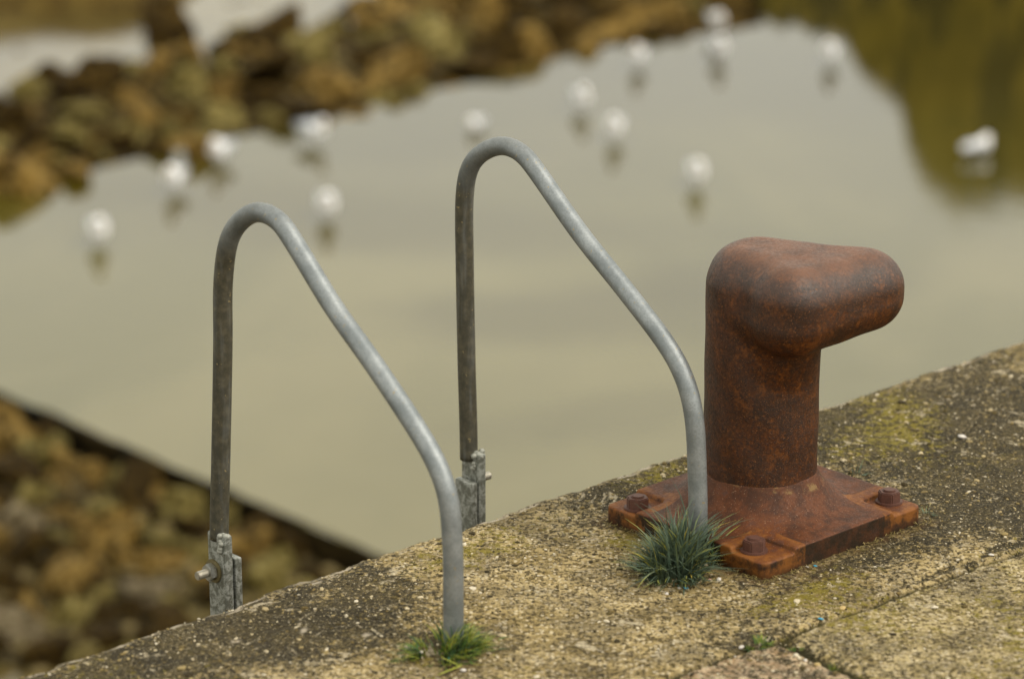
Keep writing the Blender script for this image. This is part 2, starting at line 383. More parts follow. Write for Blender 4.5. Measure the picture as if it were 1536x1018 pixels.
def build_quay():
    S = spaced(-30, -1.0, 3.0, 40, .0075); U = spaced(0, 0, 1.75, 14, .0075); U = U[U >= -1e-6]; U[0] = 0
    rows = len(WALLZ) + len(U); n = len(S); V = np.zeros((n, rows, 3)); A = {k: np.zeros((n, rows)) for k in ('moss', 'dark', 'slab', 'joint', 'chip', 'stain', 'soil_shade')}
    for i, s in enumerate(S):
        near = -1.5 < s < 4
        eo = edge_off(s) if near else 0
        z0 = quay_height(s, eo)[0]
        for r, wz in enumerate(WALLZ):
            k = min(1, -wz/.06); inn = .012*(1-k)**2
            bulge = nz(s, wz, 9, 3, 12)*.008 if near else 0
            p = Q(s, eo + inn*.7 + bulge*k, z0 + wz); V[i, r] = p
            A['dark'][i, r] = .55; A['chip'][i, r] = 0
            if wz > -.07: A['chip'][i, r] = max(0, min(.9, .25 + 2.2*nz(s, wz, 14, 4, 20))); A['dark'][i, r] = .3
        for q, u in enumerate(U):
            r = len(WALLZ) + q
            uu = eo*(1 - min(1, u/.06)) + u + .010*(1 - min(1, u/.06))
            if near and u < 2: z, j, g = quay_height(s, uu)
            else: z, j, g = 0, 0, 0
            V[i, r] = Q(s, uu, z)
            su_ = float(seam_u(s))
            A['joint'][i, r] = j*.9
            A['slab'][i, r] = 0 if u < su_ else (1 if s < perp_s(u) else .6)
            dk = .26 + nz(s, u, 2.4, 3, 30)*.34
            if u < su_:
                dk += .50*gauss(s, u, -.05, .12, .42, .20)      # grime near the ladder
                dk += .50*gauss(s, u, 1.9, .30, .80, .50)     # behind the bollard
                dk += .35*gauss(s, u, 1.05, .16, .28, .12)
                dk += .25*gauss(s, u, 1.9, .75, .5, .22)
                dk += .45*g - .26*gauss(s, u, .55, .42, .30, .34)
                dk += .25*gauss(s, u, 1.15, .76, .30, .05)
                dk += .25*gauss(s, u, -.5, .15, .35, .12)
            else: dk += -.10 if s > perp_s(u) else -.16
            A['dark'][i, r] = dk
            mo = .20 + nz(s, u, 3.1, 3, 50)*.34
            mo += .42*gauss(s, u, .86, .36, .10, .12) + .30*gauss(s, u, .62, .14, .30, .10) + .22*gauss(s, u, 1.8, .12, .9, .2)
            mo += .30*gauss(s, u, .95, .80, .2, .04) + .3*gauss(s, u, .20, .48, .14, .10) + .12*gauss(s, u, 1.5, 1.25, .5, .3)
            mo += .55*j*(1 if s < .85 else .35) * max(0, nz(s, u, 6, 2, 60)+.6)
            if 1 > A['slab'][i, r] > .5: mo += .10
            A['moss'][i, r] = mo
            pd = max(abs(s-PLC[0]) - .262, abs(u-PLC[1]) - .245) + nz(s, u, 16, 3, 70)*.02
            run = max(0, 1 - max(0, pd)/.05)**1.5 + .5*gauss(s, u, 1.0, .78, .12, .05)*(.5 + nz(s, u, 20, 2, 71))
            A['stain'][i, r] = max(0, min(.8, run*.8))
            so = max(0, 1 - max(0, pd-.002)/.012)*.9  # contact shade painted as a thin dark rim round the plate
            for fs, fu, fr in ((.200, .484, .040), (.918, .485, .055), (.905, .50, .09), (.19, .50, .075)): so = max(so, .85*max(0, 1.25 - math.hypot(s-fs, u-fu + nz(s, u, 22, 3, 72)*.02)/fr))  # dark soil and painted contact shade round the rail feet and tufts
            A['soil_shade'][i, r] = min(1, so)
            ch = 0
            for cs, cu, a_, b_ in ((.815, .262, .012, .009), (.60, .30, .010, .007), (.02, .22, .012, .010), (-.12, .17, .014, .009), (.10, .33, .013, .012), (.20, .04, .02, .008), (-.02, .03, .03, .007), (1.47, .055, .022, .006), (1.60, .045, .02, .006), (1.55, .145, .013, .006)):
                ch = max(ch, gauss(s, u + nz(s, u, 40, 3, 3)*.008, cs, cu, a_, b_))
            if A['slab'][i, r] > .5: ch = max(ch, .55*gauss(s, u + nz(s, u, 20, 3, 3)*.02, .93, 1.12, .035, .02), .4*gauss(s, u + nz(s, u, 20, 3, 3)*.02, .74, .97, .05, .03))
            if u < .022: ch = max(ch, .35 + .9*nz(s, u*2, 16, 4, 33))
            A['chip'][i, r] = max(0, min(1, (ch-.35)*2.2))
    idx = np.arange(n*rows).reshape(n, rows)
    F = np.stack([idx[:-1, :-1], idx[1:, :-1], idx[1:, 1:], idx[:-1, 1:]], -1).reshape(-1, 4)[:, ::-1]
    me = mesh_np('quay_paving', V.reshape(-1, 3), F)
    for k, a in A.items(): fattr(me, k, a.reshape(-1))
    o = link('quay_paving', me, M_QUAY); tag(o, kind='structure'); o['label'] = 'worn mossy concrete quay paving with a ragged edge'
    return o
build_quay()

PLC = (1.174, .444)                    # bollard plate centre in the quay frame
def on_plate(s, u, m=0): return abs(s-PLC[0]) < .262+m and abs(u-PLC[1]) < .245+m

# loose grit: countless chips, one object
def build_grit():
    ico = bmesh.new(); bmesh.ops.create_icosphere(ico, subdivisions=1, radius=1); BV = np.array([v.co for v in ico.verts]); BF = np.array([[v.index for v in f.verts] for f in ico.faces]); ico.free()
    Vs, Fs, R, k = [], [], [], 0
    N = 20000
    for _ in range(N):
        s = random.uniform(-.75, 2.95); u = random.uniform(.012, 1.5)
        if on_plate(s, u, -.005): continue
        su_ = float(seam_u(s)); inner = u > su_
        if inner and s > perp_s(u) and random.random() < .6: continue
        r = .0012 + .0026*random.random()**2 + (.0055*random.random() if random.random() < .05 else 0)
        z = quay_height(s, u)[0]
        sc = np.array([r*random.uniform(.8, 1.6), r*random.uniform(.7, 1.2), r*random.uniform(.35, .8)])
        a = random.random()*6.28; M = np.array([[math.cos(a), -math.sin(a), 0], [math.sin(a), math.cos(a), 0], [0, 0, 1]])
        v = (BV * (1 + rng.uniform(-.25, .25, (len(BV), 1))) * sc) @ M.T + np.array(Q(s, u, z + r*.15))
        Vs.append(v); Fs.append(BF + k*len(BV)); R += [min(.999, random.random()**1.25)]*len(BV); k += 1
    me = mesh_np('grit', np.concatenate(Vs), np.concatenate(Fs)); fattr(me, 'rnd', R)
    o = link('grit', me, M_GRIT, smooth=False); tag(o, 'fine grit and small stone chips bedded in the quay concrete', 'grit', kind='stuff')
build_grit()

# ------------------------------------------------------------------ bollard
def build_bollard():
    c = Q(*PLC); root = empty('mooring_bollard', c)
    tag(root, 'rusty brown cast iron mooring bollard with an overhanging head, bolted down near the quay edge', 'bollard')
    A = Vector((1, 0, 0)); B = Vector((math.sin(math.radians(19)), -math.cos(math.radians(19)), 0))
    C2 = (A + B).normalized()
    RS = .1265
    def f(X, Y, Z):
        X = X + .011; Z = Z + .020
        rr = np.sqrt(X*X + Y*Y)
        taper = RS + .0015
        # stem with a softly domed top
        q0 = rr - (taper - .075); q1 = (Z - (.655 - .075)); 
        stem = np.minimum(np.maximum(q0, q1), 0) + np.sqrt(np.maximum(q0, 0)**2 + np.maximum(q1, 0)**2) - .075
        stem = stem + .004*np.clip((.05-np.abs(Z-.45))/.05,0,1)*0
        P0, P1, P2 = (.0, .0), (.219, .004), (.050, -.140)      # rounded wedge seen from above
        def seg(a, b):
            ex, ey = b[0]-a[0], b[1]-a[1]; t = np.clip(((X-a[0])*ex + (Y-a[1])*ey)/(ex*ex+ey*ey), 0, 1)
            return np.sqrt((X-a[0]-t*ex)**2 + (Y-a[1]-t*ey)**2)
        def side(a, b): return (b[0]-a[0])*(Y-a[1]) - (b[1]-a[1])*(X-a[0])
        ins = (side(P0, P1) < 0) & (side(P1, P2) < 0) & (side(P2, P0) < 0)
        pd = np.minimum(np.minimum(seg(P0, P1), seg(P1, P2)), seg(P2, P0))
        pd = smin(np.where(ins, -pd, pd) - .090, rr - (RS - .003), .03 + .07*np.clip((X+.02)/.12, 0, 1)*np.clip((Y+.10)/.1, 0, 1))
        ux = np.clip(X/.30, 0, 1); uy = np.clip(-Y/.22, 0, 1)
        top = .670 - .020*ux - .004*uy; bot = .474 + .006*ux - .012*uy
        rd = .076
        w0 = pd + rd; w1 = np.abs(Z - (top+bot)/2) - (top-bot)/2 + rd
        hd = np.sqrt(np.maximum(w0, 0)**2 + np.maximum(w1, 0)**2) + np.minimum(np.maximum(w0, w1), 0) - rd
        kf = .003 + .035*np.clip((X*.7 - Y*.7 + .01)/.09, 0, 1)
        d = smin(stem, hd, kf)
        d = smin(d, np.sqrt((X-.040)**2 + (Y+.065)**2 + ((Z-.455)/1.0)**2) - .070, .04)
        d = d + .0012*np.sin(X*41+Z*23)*np.cos(Y*37-Z*19)          # slight casting unevenness
        return smax(d, .125 - Z, .002)
    V, F = surface_nets(f, (-.19, -.30, .095), (.34, .17, .69), .0055)
    eps = .002
    def grad(P):
        g = np.stack([f(P[:, 0]+e[0], P[:, 1]+e[1], P[:, 2]+e[2]) - f(P[:, 0]-e[0], P[:, 1]-e[1], P[:, 2]-e[2]) for e in np.eye(3)*eps], 1)
        return g / np.maximum(np.linalg.norm(g, axis=1, keepdims=True), 1e-9)
    cz = V[F].mean(1)[:, 2]
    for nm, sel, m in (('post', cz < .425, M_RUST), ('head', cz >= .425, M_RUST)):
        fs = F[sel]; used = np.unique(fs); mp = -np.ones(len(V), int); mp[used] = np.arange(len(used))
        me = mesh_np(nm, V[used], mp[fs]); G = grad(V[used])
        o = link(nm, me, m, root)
        me.normals_split_custom_set_from_vertices([tuple(x) for x in G])
        if nm == 'head': o['label'] = 'rounded two-lobed rusty head'
    # base plate, aligned with the quay edge
    def hplate(X, Y):
        a = np.abs(X); b = np.abs(Y); r = np.sqrt((X + .011*E_.x)**2 + (Y - .011*E_.y)**2)
        h = .051 + .0015*np.sin(X*9)*np.cos(Y*7)
        t = np.clip((r - RS) / .120, 0, 1); h = h + .082*(1-t)**2.8
        # the socket rim that holds the post
        cd_ = smax(.262 - .100 - a, .245 - .098 - b, .02) * -1   # > 0 inside the corner pads
        k = np.clip((-cd_)/.004 + .5, 0, 1)
        return np.where(True, (.039)*(1-k) + h*k, h)
    def fp(X, Y, Z):
        qx = np.abs(X) - (.262 - .022); qy = np.abs(Y) - (.245 - .022)
        d2 = np.minimum(np.maximum(qx, qy), 0) + np.sqrt(np.maximum(qx, 0)**2 + np.maximum(qy, 0)**2) - .022
        return smax(smax(d2, (Z - hplate(X, Y))*.8, .004), -Z - .01, .001)
    V, F = surface_nets(fp, (-.275, -.26, -.02), (.275, .26, .155), .0038)
    me = mesh_np('base_plate', V, F)
    rr = np.sqrt(V[:, 0]**2 + V[:, 1]**2)
    fattr(me, 'gunk', np.clip(1 - np.abs(rr - RS - .003)/.010, 0, 1))
    pad = np.clip((.040 - np.abs(V[:, 2]-.037))/.02, 0, 1) * ((np.abs(V[:, 0]) > .13) & (np.abs(V[:, 1]) > .115)) * .55
    fattr(me, 'ochre', pad)
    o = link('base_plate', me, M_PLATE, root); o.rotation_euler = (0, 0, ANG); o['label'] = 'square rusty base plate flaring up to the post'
    for i, (s, u, m) in enumerate(((.952, .265, M_RBOLT), (.956, .618, M_RBOLT), (1.396, .623, M_RBOLT), (1.396, .265, M_RBOLT))):
        p = Q(s, u, 0) - c; p = Vector((p.x, p.y, .0385))
        bm = bmesh.new(); cyl_bm(bm, Matrix.Translation((0, 0, .0145)) @ Matrix.Rotation(i*.5+.2, 4, 'Z'), .0262, .027, 6, .0025)
        cyl_bm(bm, Matrix.Translation((0, 0, .0275)), .0150, .009, 20, .002)
        b = obj('bolt', bm, m, root); b.location = p
        bm = bmesh.new(); cyl_bm(bm, Matrix.Translation((0, 0, .001)), .0310, .006, 28, .0012)
        w = obj('washer', bm, m, b); w.location = (0, 0, .0005)
        b['label'] = ['rusty hexagon bolt in the left corner of the plate', 'rusty bolt in the front corner of the plate', 'rusty bolt with flaking top in the right corner of the plate', 'rusty bolt in the far corner of the plate'][i]
    return root
build_bollard()

# ------------------------------------------------------------------ handrails
PR1 = [(-.790, -.30), (-.778, .018), (-.766, .178), (-.754, .336), (-.744, .48), (-.737, .614), (-.706, .722), (-.626, .788), (-.547, .790), (-.494, .753), (-.367, .639), (-.241, .546), (-.118, .448), (-.053, .386), (-.013, .318), (.000, .213), (.001, .10), (.0, -.06)]
PR2 = [(-.746, -.30), (-.748, .053), (-.754, .25), (-.759, .493), (-.758, .669), (-.728, .752), (-.645, .803), (-.572, .803), (-.517, .768), (-.377, .654), (-.229, .552), (-.104, .460), (-.046, .393), (-.016, .309), (-.004, .173), (.0, .08), (.0, -.06)]
def smooth_path(P, n=220, sig=1.8):
    P = np.array(P, float); out = []
    Pe = np.vstack([2*P[0]-P[1], P, 2*P[-1]-P[-2]])
    for i in range(1, len(Pe)-2):
        p0, p1, p2, p3 = Pe[i-1:i+3]
        for t in np.linspace(0, 1, 20, endpoint=False):
            out.append(.5*((2*p1) + (-p0+p2)*t + (2*p0-5*p1+4*p2-p3)*t*t + (-p0+3*p1-3*p2+p3)*t**3))
    out.append(P[-1]); out = np.array(out)
    L = np.concatenate([[0], np.cumsum(np.linalg.norm(np.diff(out, axis=0), axis=1))]); t = np.linspace(0, L[-1], n)
    R = np.stack([np.interp(t, L, out[:, k]) for k in range(2)], 1)
    ker = np.exp(-.5*(np.arange(-10, 11)/sig)**2); ker /= ker.sum()
    for _ in range(1):
        pad = np.vstack([np.repeat(R[:1], 10, 0) - (R[1]-R[0])*np.arange(10, 0, -1)[:, None], R, np.repeat(R[-1:], 10, 0) + (R[-1]-R[-2])*np.arange(1, 11)[:, None]])
        R = np.stack([np.convolve(pad[:, k], ker, 'valid') for k in range(2)], 1)
    return R
def handrail(px, py, prof, side, label, ztop):
    ft = at(px, py, 0); s0, u0 = SU(ft)
    root = empty('handrail', Q(s0, u0, 0), ANG)         # local x = along the quay, local y = seaward
    tag(root, label, 'handrail', 'handrails of the harbour ladder')
    R = smooth_path(prof)
    k0 = int(np.argmax(R[:, 1] > ztop)); R = R[k0:]
    path = [(0, -r[0], r[1]) for r in R]
    me = tube_mesh(path, .0212, 28); me.name = 'tube'
    tones = []
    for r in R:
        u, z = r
        p = max(0, min(1, (-.62 - u)/.10)) * max(0, min(1, (.79 - z)/.12))  # rear leg below the arch coloured darker olive-brown
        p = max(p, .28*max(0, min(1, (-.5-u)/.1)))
        tones += [p*.93]*28
    fattr(me, 'olive_tone', tones); link('tube', me, M_GALV, root)
    # welded flat bar, bolted to the ladder stringer
    ub = -(R[0][0] + .004); zb = ztop
    bm = bmesh.new(); box_bm(bm, Matrix.Translation((side*.006, ub-.006, zb - .185)), .022, .062, .42, .004)
    # chamfer look: notch blended by the weld
    pl = obj('mounting_plate', bm, M_BRK, root)
    bm = bmesh.new()
    for k in range(9):
        a = -1.0 + k*.09
        bmesh.ops.create_icosphere(bm, subdivisions=2, radius=random.uniform(.0065, .0085), matrix=Matrix.Translation((side*.006 + random.uniform(-.004, .004), ub - .006 + a*.026, zb + .022 + random.uniform(-.004, .003))))
    for k in range(7):
        bmesh.ops.create_icosphere(bm, subdivisions=2, radius=random.uniform(.005, .008), matrix=Matrix.Translation((side*.006 + .012*random.choice((-1, 1)), ub - .004 - random.uniform(.012, .024), zb + .026 - k*.006)))
    obj('weld', bm, M_WELD, pl, True)
    zc = zb - .064 if side < 0 else zb - .052
    rx = Matrix.Rotation(PI/2, 4, 'Y')
    bm = bmesh.new()
    cyl_bm(bm, Matrix.Translation((side*.036, ub+.004, zc)) @ rx, .0098, .058, 20, .0012)
    b = obj('bolt', bm, M_BOLT, root)
    bm = bmesh.new(); cyl_bm(bm, Matrix.Translation((side*.029, ub+.004, zc)) @ rx @ Matrix.Rotation(.3, 4, 'Z'), .0205, .017, 6, .0018); obj('nut', bm, M_NUT, b)
    bm = bmesh.new(); cyl_bm(bm, Matrix.Translation((side*.0190, ub+.004, zc)) @ rx, .0275, .005, 28, .001); obj('washer', bm, M_WASH, b)
    return root, s0, u0, ub
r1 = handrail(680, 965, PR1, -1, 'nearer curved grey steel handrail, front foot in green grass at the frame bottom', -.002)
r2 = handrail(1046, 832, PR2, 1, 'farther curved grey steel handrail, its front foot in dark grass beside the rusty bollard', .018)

def build_ladder():
    root = empty('quay_ladder', Q(.56, -.28, -.1), ANG); tag(root, 'steel ladder on the quay wall, only its bar tops showing beside the handrails', 'ladder')
    for (hr, s0, u0, ub), inn, zt in ((r1, 1, -.034), (r2, -1, -.022)):
        q = ROOF.inverted().to_3x3() @ (Q(s0 + inn*.020, u0 - ub, 0) - Q(.56, -.28, -.1))
        bm = bmesh.new(); box_bm(bm, Matrix.Translation((q.x, q.y - .008, zt + .1 - 2.7)), .018, .060, 5.4, .003)
        obj('stringer', bm, M_BRK, root)
        for z in (-.6, -2.4, -4.2):
            bm = bmesh.new(); box_bm(bm, Matrix.Translation((q.x, q.y/2 - .13, z)), .012, abs(q.y)+.28, .05, .002)
            obj('wall_bracket', bm, M_BRK, root)
    w = (r2[1] - .020) - (r1[1] + .020)
    for k in range(18):
        me = tube_mesh([(-w/2, 0, -.18 - k*.29), (w/2, 0, -.18 - k*.29)], .0125, 14); fattr(me, 'olive_tone', [.8]*28)
        o = link('rung', me, M_GALV, root)
        o.location = (((r1[1]+r2[1])/2 - .56), (-.28 - (r1[2]-r1[3]) ), 0)
build_ladder()

# ------------------------------------------------------------------ grass tufts
def tuft(name, s, u, rs, ru, n, hmin, hmax, mat, label, cat, group=None, lean=(0, 0), rmax=.75, hi=0, wid=.0016, prof=None):
    Vs, Fs, R = [], [], []; k = 0
    zb = quay_height(s, u)[0]
    ctr = [(random.random()*6.28, math.sqrt(random.random()), random.uniform(.6, 1.25), random.gauss(0, .5)) for _c in range(max(5, n//34))]
    for _ in range(n):
        ca, cq, ch_, cl = random.choice(ctr)
        dx_ = math.cos(ca)*cq + random.gauss(0, .13); dy_ = math.sin(ca)*cq + random.gauss(0, .13); a = math.atan2(dy_, dx_); q = min(1.15, math.hypot(dx_, dy_))
        du = math.sin(a)*q; dsv = math.cos(a)*q
        h = random.uniform(hmin, hmax) * (1.05 - .45*q*q) * (1.35 if random.random() < .05 else 1) * ch_
        if random.random() < .12: q *= 1.35; du = math.sin(a)*q; dsv = math.cos(a)*q; h *= .7
        p = Vector((dsv*rs, -du*ru, -.004))
        out = Vector((dsv + random.gauss(0, .25) - .5*cl*math.sin(ca), -du + random.gauss(0, .25) + .5*cl*math.cos(ca), 0)); out = out.normalized() if out.length > .01 else Vector((1, 0, 0))
        spread = (.15 + .95*q) * random.uniform(.35, 1.25)
        lean_v = Vector((lean[0], lean[1], 0))
        side = Vector((-out.y, out.x, 0)); side = (side*math.cos(b := random.uniform(-1, 1)) + out*math.sin(b)).normalized()
        w = wid*random.uniform(.6, 1.3); r = random.random()*rmax
        if random.random() < hi: r = random.uniform(.75, .99)
        seg = 6; drift = Vector((random.gauss(0, .2), random.gauss(0, .2), 0))
        for i in range(seg+1):
            t = i/seg
            c = p + Vector((0, 0, 1))*h*(t - .42*spread*t*t) + (out*spread + lean_v + drift*t)*h*t*t*.95
            c.z = max(c.z, .0015 + .002*random.random())
            ww = w*(1 - t**2.2) + .0002
            Vs += [c - side*ww, c + side*ww]
            tip = 1 if (t > .8 and r > .35) else 0
            R += [min(.99, r + tip*.18)]*2
            if i < seg: b0 = k + 2*i; Fs.append((b0, b0+1, b0+3, b0+2))
        k += 2*(seg+1)
    me = mesh_np(name, Vs, Fs); fattr(me, 'rnd', R)
    o = link(name, me, mat); o.location = Q(s, u, zb); o.rotation_euler = (0, 0, ANG)
    return tag(o, label, cat, group)
G = 'grass tufts growing on the quay'
s2, u2 = SU(at(1018, 855, 0))
def bunch():
    # the big dark tuft at the farther handrail, with its yellow seed tips behind
    tuft('grass_tuft', s2, u2, .090, .072, 1150, .055, .140, M_BLADE, 'dense blue-green grass tuft at the farther handrail foot beside the bollard plate', 'grass tuft', G, rmax=.52, hi=.03, wid=.0026)
    a, b = SU(at(1000, 815, 0))
    tuft('grass_tuft', a, b, .050, .032, 150, .045, .080, M_BLADE, 'yellow-tipped grass sprig between the dark tuft and the rusty plate', 'grass tuft', G, rmax=.5, hi=.8, wid=.0017)
    a, b = SU(at(1078, 845, 0))
    tuft('grass_tuft', a, b, .02, .016, 40, .040, .085, M_BLADE2, 'small yellow-green grass sprig right of the farther handrail foot', 'grass tuft', G, rmax=.6, hi=.5, wid=.0014, lean=(.25, 0))
    a, b = SU(at(672, 974, 0))
    tuft('grass_tuft', a, b, .080, .058, 900, .022, .068, M_BLADE2, 'small bright green grass tuft at the nearer handrail foot', 'grass tuft', G, rmax=.8, hi=.12, wid=.0019)
    for px, py, rs, ru, n, h, lb in ((1136, 966, .032, .014, 260, .030, 'tiny green grass tuft where the three paving joints meet'),
                                     (1250, 1000, .045, .012, 260, .024, 'tiny green grass tuft in the paving joint at the bottom edge of the frame'),
                                     (1190, 978, .022, .010, 90, .014, 'tiny moss tuft in the joint between the three-way corner and the frame bottom'),
                                     (1050, 1000, .055, .011, 300, .018, 'low strip of green moss in the joint left of the three-way corner')):
        a, b = SU(at(px, py, 0)); tuft('moss_tuft' if 'moss' in lb else 'grass_tuft', a, b, rs, ru, n, h*.5, h, M_BLADE2, lb, 'moss tuft' if 'moss' in lb else 'grass tuft', G, rmax=.85, hi=.03, wid=.001)
    a, b = SU(at(1280, 712, 0))
    tuft('grass_tuft', a, b, .03, .02, 34, .02, .05, M_BLADE, 'sparse dark grass sprig behind the bollard plate', 'grass tuft', G, rmax=.4, wid=.0011)
    a, b = SU(at(1395, 772, 0))
    tuft('grass_tuft', a, b, .012, .02, 26, .012, .03, M_BLADE, 'tiny dark grass sprig at the right corner of the plate', 'grass tuft', G, rmax=.5, wid=.001)
bunch()
# dead stalks and moss crumbs caught along the plate
def debris_line():
    Vs, Fs, R, k = [], [], [], 0
    for _ in range(420):
        t = random.random()
        if random.random() < .5: s, u = PLC[0] - .262 + t*.55, PLC[1] + .250 + abs(random.gauss(0, .012))
        else: s, u = PLC[0] - .266 - abs(random.gauss(0, .010)), PLC[1] - .24 + t*.5
        a = random.random()*6.28; L = random.uniform(.005, .022); z = quay_height(s, u)[0] + random.uniform(.001, .005)
        d = Vector((math.cos(a), math.sin(a), random.uniform(-.1, .25)))*L; sd = Vector((-d.y, d.x, 0)).normalized()*.0008
        p = Q(s, u, z)
        Vs += [p - sd, p + sd, p + d*.5 + sd + Vector((0, 0, .0015)), p + d*.5 - sd + Vector((0, 0, .0015)), p + d]
        Fs += [(k, k+1, k+2, k+3), (k+3, k+2, k+4)]; R += [random.random()]*5; k += 5
    me = mesh_np('dead_grass', Vs, Fs); fattr(me, 'rnd', R)
    tag(link('dead_grass', me, M_DRY, smooth=False), 'dead grass bits and crumbs gathered along the bollard plate', 'dead grass', kind='stuff')
debris_line()
# bent yellow blade lying at the nearer tuft
def strip(name, pts, w, mat, label, cat):
    Vs, Fs = [], []
    for i, p in enumerate(pts):
        t = (Vector(pts[min(i+1, len(pts)-1)]) - Vector(pts[max(i-1, 0)])).normalized(); sd = Vector((-t.y, t.x, 0)); sd = sd.normalized() if sd.length > .01 else Vector((1, 0, 0))
        ww = w*(1 - .7*abs(2*i/(len(pts)-1) - 1)**3); Vs += [Vector(p) - sd*ww, Vector(p) + Vector((0, 0, .0012)), Vector(p) + sd*ww]
        if i: b = 3*(i-1); Fs += [(b, b+1, b+4, b+3), (b+1, b+2, b+5, b+4)]
    me = mesh_np(name, Vs, Fs); fattr(me, 'rnd', [.85]*len(Vs)); return tag(link(name, me, mat), label, cat)
pts = []
for (x0, y0, z0), (x1, y1, z1) in (((662, 985, .028), (690, 998, .006)), ((690, 998, .006), (650, 1014, .003))):
    for k in range(6):
        t = k/6; z = z0 + (z1-z0)*t; pts.append(at(x0+(x1-x0)*t, y0+(y1-y0)*t, z))
strip('dead_straw', pts, .0028, M_BLADE2, 'bent yellow blade of dead grass lying at the nearer handrail foot', 'grass blade')

# bits of litter, shell and paint
M_BLUE = plain('blue_paint_flake', (.03, .27, .42), .5, 0, .2, 200)
M_TEAL = plain('teal_plastic', (.02, .22, .20), .5, 0, .2, 200)
M_WHITE = plain('white_shell', (.60, .55, .50), .5, 0, .12, 200)
M_PINK = plain('pink_shell', (.62, .32, .28), .5, 0, .2, 200)
M_OCHC = plain('ochre_stone', (.42, .30, .12), .7, 0, .3, 200)
def flake(px, py, r, mat, name, label, cat, group=None, th=.35):
    p = at(px, py, 0); s, u = SU(p); z = quay_height(s, u)[0] + r*th*.6
    bm = bmesh.new(); bmesh.ops.create_icosphere(bm, subdivisions=2, radius=1)
    sd = random.random()*50
    for v in bm.verts:
        k = 1 + .35*mn.noise(v.co*1.6 + Vector((sd, 0, 0))) + .15*mn.noise(v.co*4 + Vector((sd, 3, 0)))
        v.co = Vector((v.co.x*r*1.25*k, v.co.y*r*k, v.co.z*r*th))
    o = obj(name, bm, mat, None, True); o.location = (p.x, p.y, z); o.rotation_euler = (random.uniform(-.3, .3), random.uniform(-.3, .3), random.random()*6)
    return tag(o, label, cat, group)
flake(1231, 927, .0052, M_BLUE, 'paint_flake', 'bright blue paint flake lying beside the long paving joint', 'paint flake', 'coloured flakes on the quay', .25)
flake(1223, 848, .0045, M_BLUE, 'paint_flake', 'blue paint flake at the foot of the plate front edge', 'paint flake', 'coloured flakes on the quay', .25)
flake(1211, 850, .0045, M_WHITE, 'paint_flake', 'pale flake beside the blue one at the plate front edge', 'paint flake', 'coloured flakes on the quay', .25)
flake(1029, 882, .0045, M_BLUE, 'paint_flake', 'blue paint flake in front of the dark grass tuft', 'paint flake', 'coloured flakes on the quay', .3)
flake(1019, 882, .0040, M_WHITE, 'paint_flake', 'whitish flake touching the blue one in front of the dark tuft', 'paint flake', 'coloured flakes on the quay', .3)
flake(1145, 965, .004, M_TEAL, 'paint_flake', 'teal flake in the grass at the three-way joint', 'paint flake', 'coloured flakes on the quay', .3)
flake(673, 989, .0055, M_TEAL, 'plastic_bead', 'small teal plastic bit in the nearer grass tuft', 'plastic bit', None, .8)
flake(1000, 890, .0042, M_WHITE, 'shell_chip', 'white shell chip on the concrete in front of the dark tuft', 'shell chip', 'white shell chips')
flake(1078, 871, .0055, M_WHITE, 'shell_chip', 'white snail-like shell right of the dark grass tuft', 'shell chip', 'white shell chips', .7)
flake(1065, 870, .0042, M_PINK, 'shell_chip', 'pink shell chip beside the snail-like shell', 'shell chip')
flake(1112, 970, .0055, M_WHITE, 'shell_chip', 'white chip left of the three-way joint grass', 'shell chip', 'white shell chips', .6)
flake(1104, 984, .0050, M_WHITE, 'shell_chip', 'flat white chip just below the joint left of the grass', 'shell chip', 'white shell chips', .3)
flake(1208, 996, .0034, M_WHITE, 'shell_chip', 'tiny round white chip near the frame bottom between mossy joints', 'shell chip', 'white shell chips', .8)
flake(1443, 655, .0105, M_WHITE, 'shell_chip', 'large white shell lying alone on the dark concrete right of the bollard', 'shell chip', 'white shell chips', .45)
flake(1487, 832, .006, M_WHITE, 'shell_chip', 'white chip on the long joint at the right frame edge', 'shell chip', 'white shell chips', .4)
flake(1264, 913, .007, M_OCHC, 'pebble', 'small ochre pebble above the long paving joint', 'pebble', None, .5)
flake(1226, 1000, .007, M_OCHC, 'pebble', 'small ochre pebble beside the mossy joint at the frame bottom', 'pebble', None, .5)
flake(633, 979, .0055, M_WHITE, 'shell_chip', 'pale chip at the left rim of the nearer grass tuft', 'shell chip', 'white shell chips', .6)
flake(695, 1004, .0055, M_WHITE, 'shell_chip', 'white chip at the lower rim of the nearer grass tuft', 'shell chip', 'white shell chips', .6)

# ------------------------------------------------------------------ foreshore, water
ZW = HC - 8.0                # surface of the shallow pool
ZL = ZW - .22                # low water around the rocks
def poly_sheet(name, pts, z, mat, kind='structure', thick=0, label=None):
    bm = bmesh.new(); vs = [bm.verts.new((p[0], p[1], z)) for p in pts]; f = bm.faces.new(vs)
    if f.normal.z < 0: f.normal_flip()
    bm.normal_update()
    if f.normal.z < 0: bmesh.ops.reverse_faces(bm, faces=[f])
    if thick:
        r = bmesh.ops.extrude_face_region(bm, geom=[f]); 
        for v in r['geom']:
            if isinstance(v, bmesh.types.BMVert): v.co.z -= thick
        bmesh.ops.recalc_face_normals(bm, faces=bm.faces)
    bmesh.ops.triangulate(bm, faces=[x for x in bm.faces if len(x.verts) > 4])
    o = obj(name, bm, mat); o['kind'] = kind
    if label: o['label'] = label
    return o
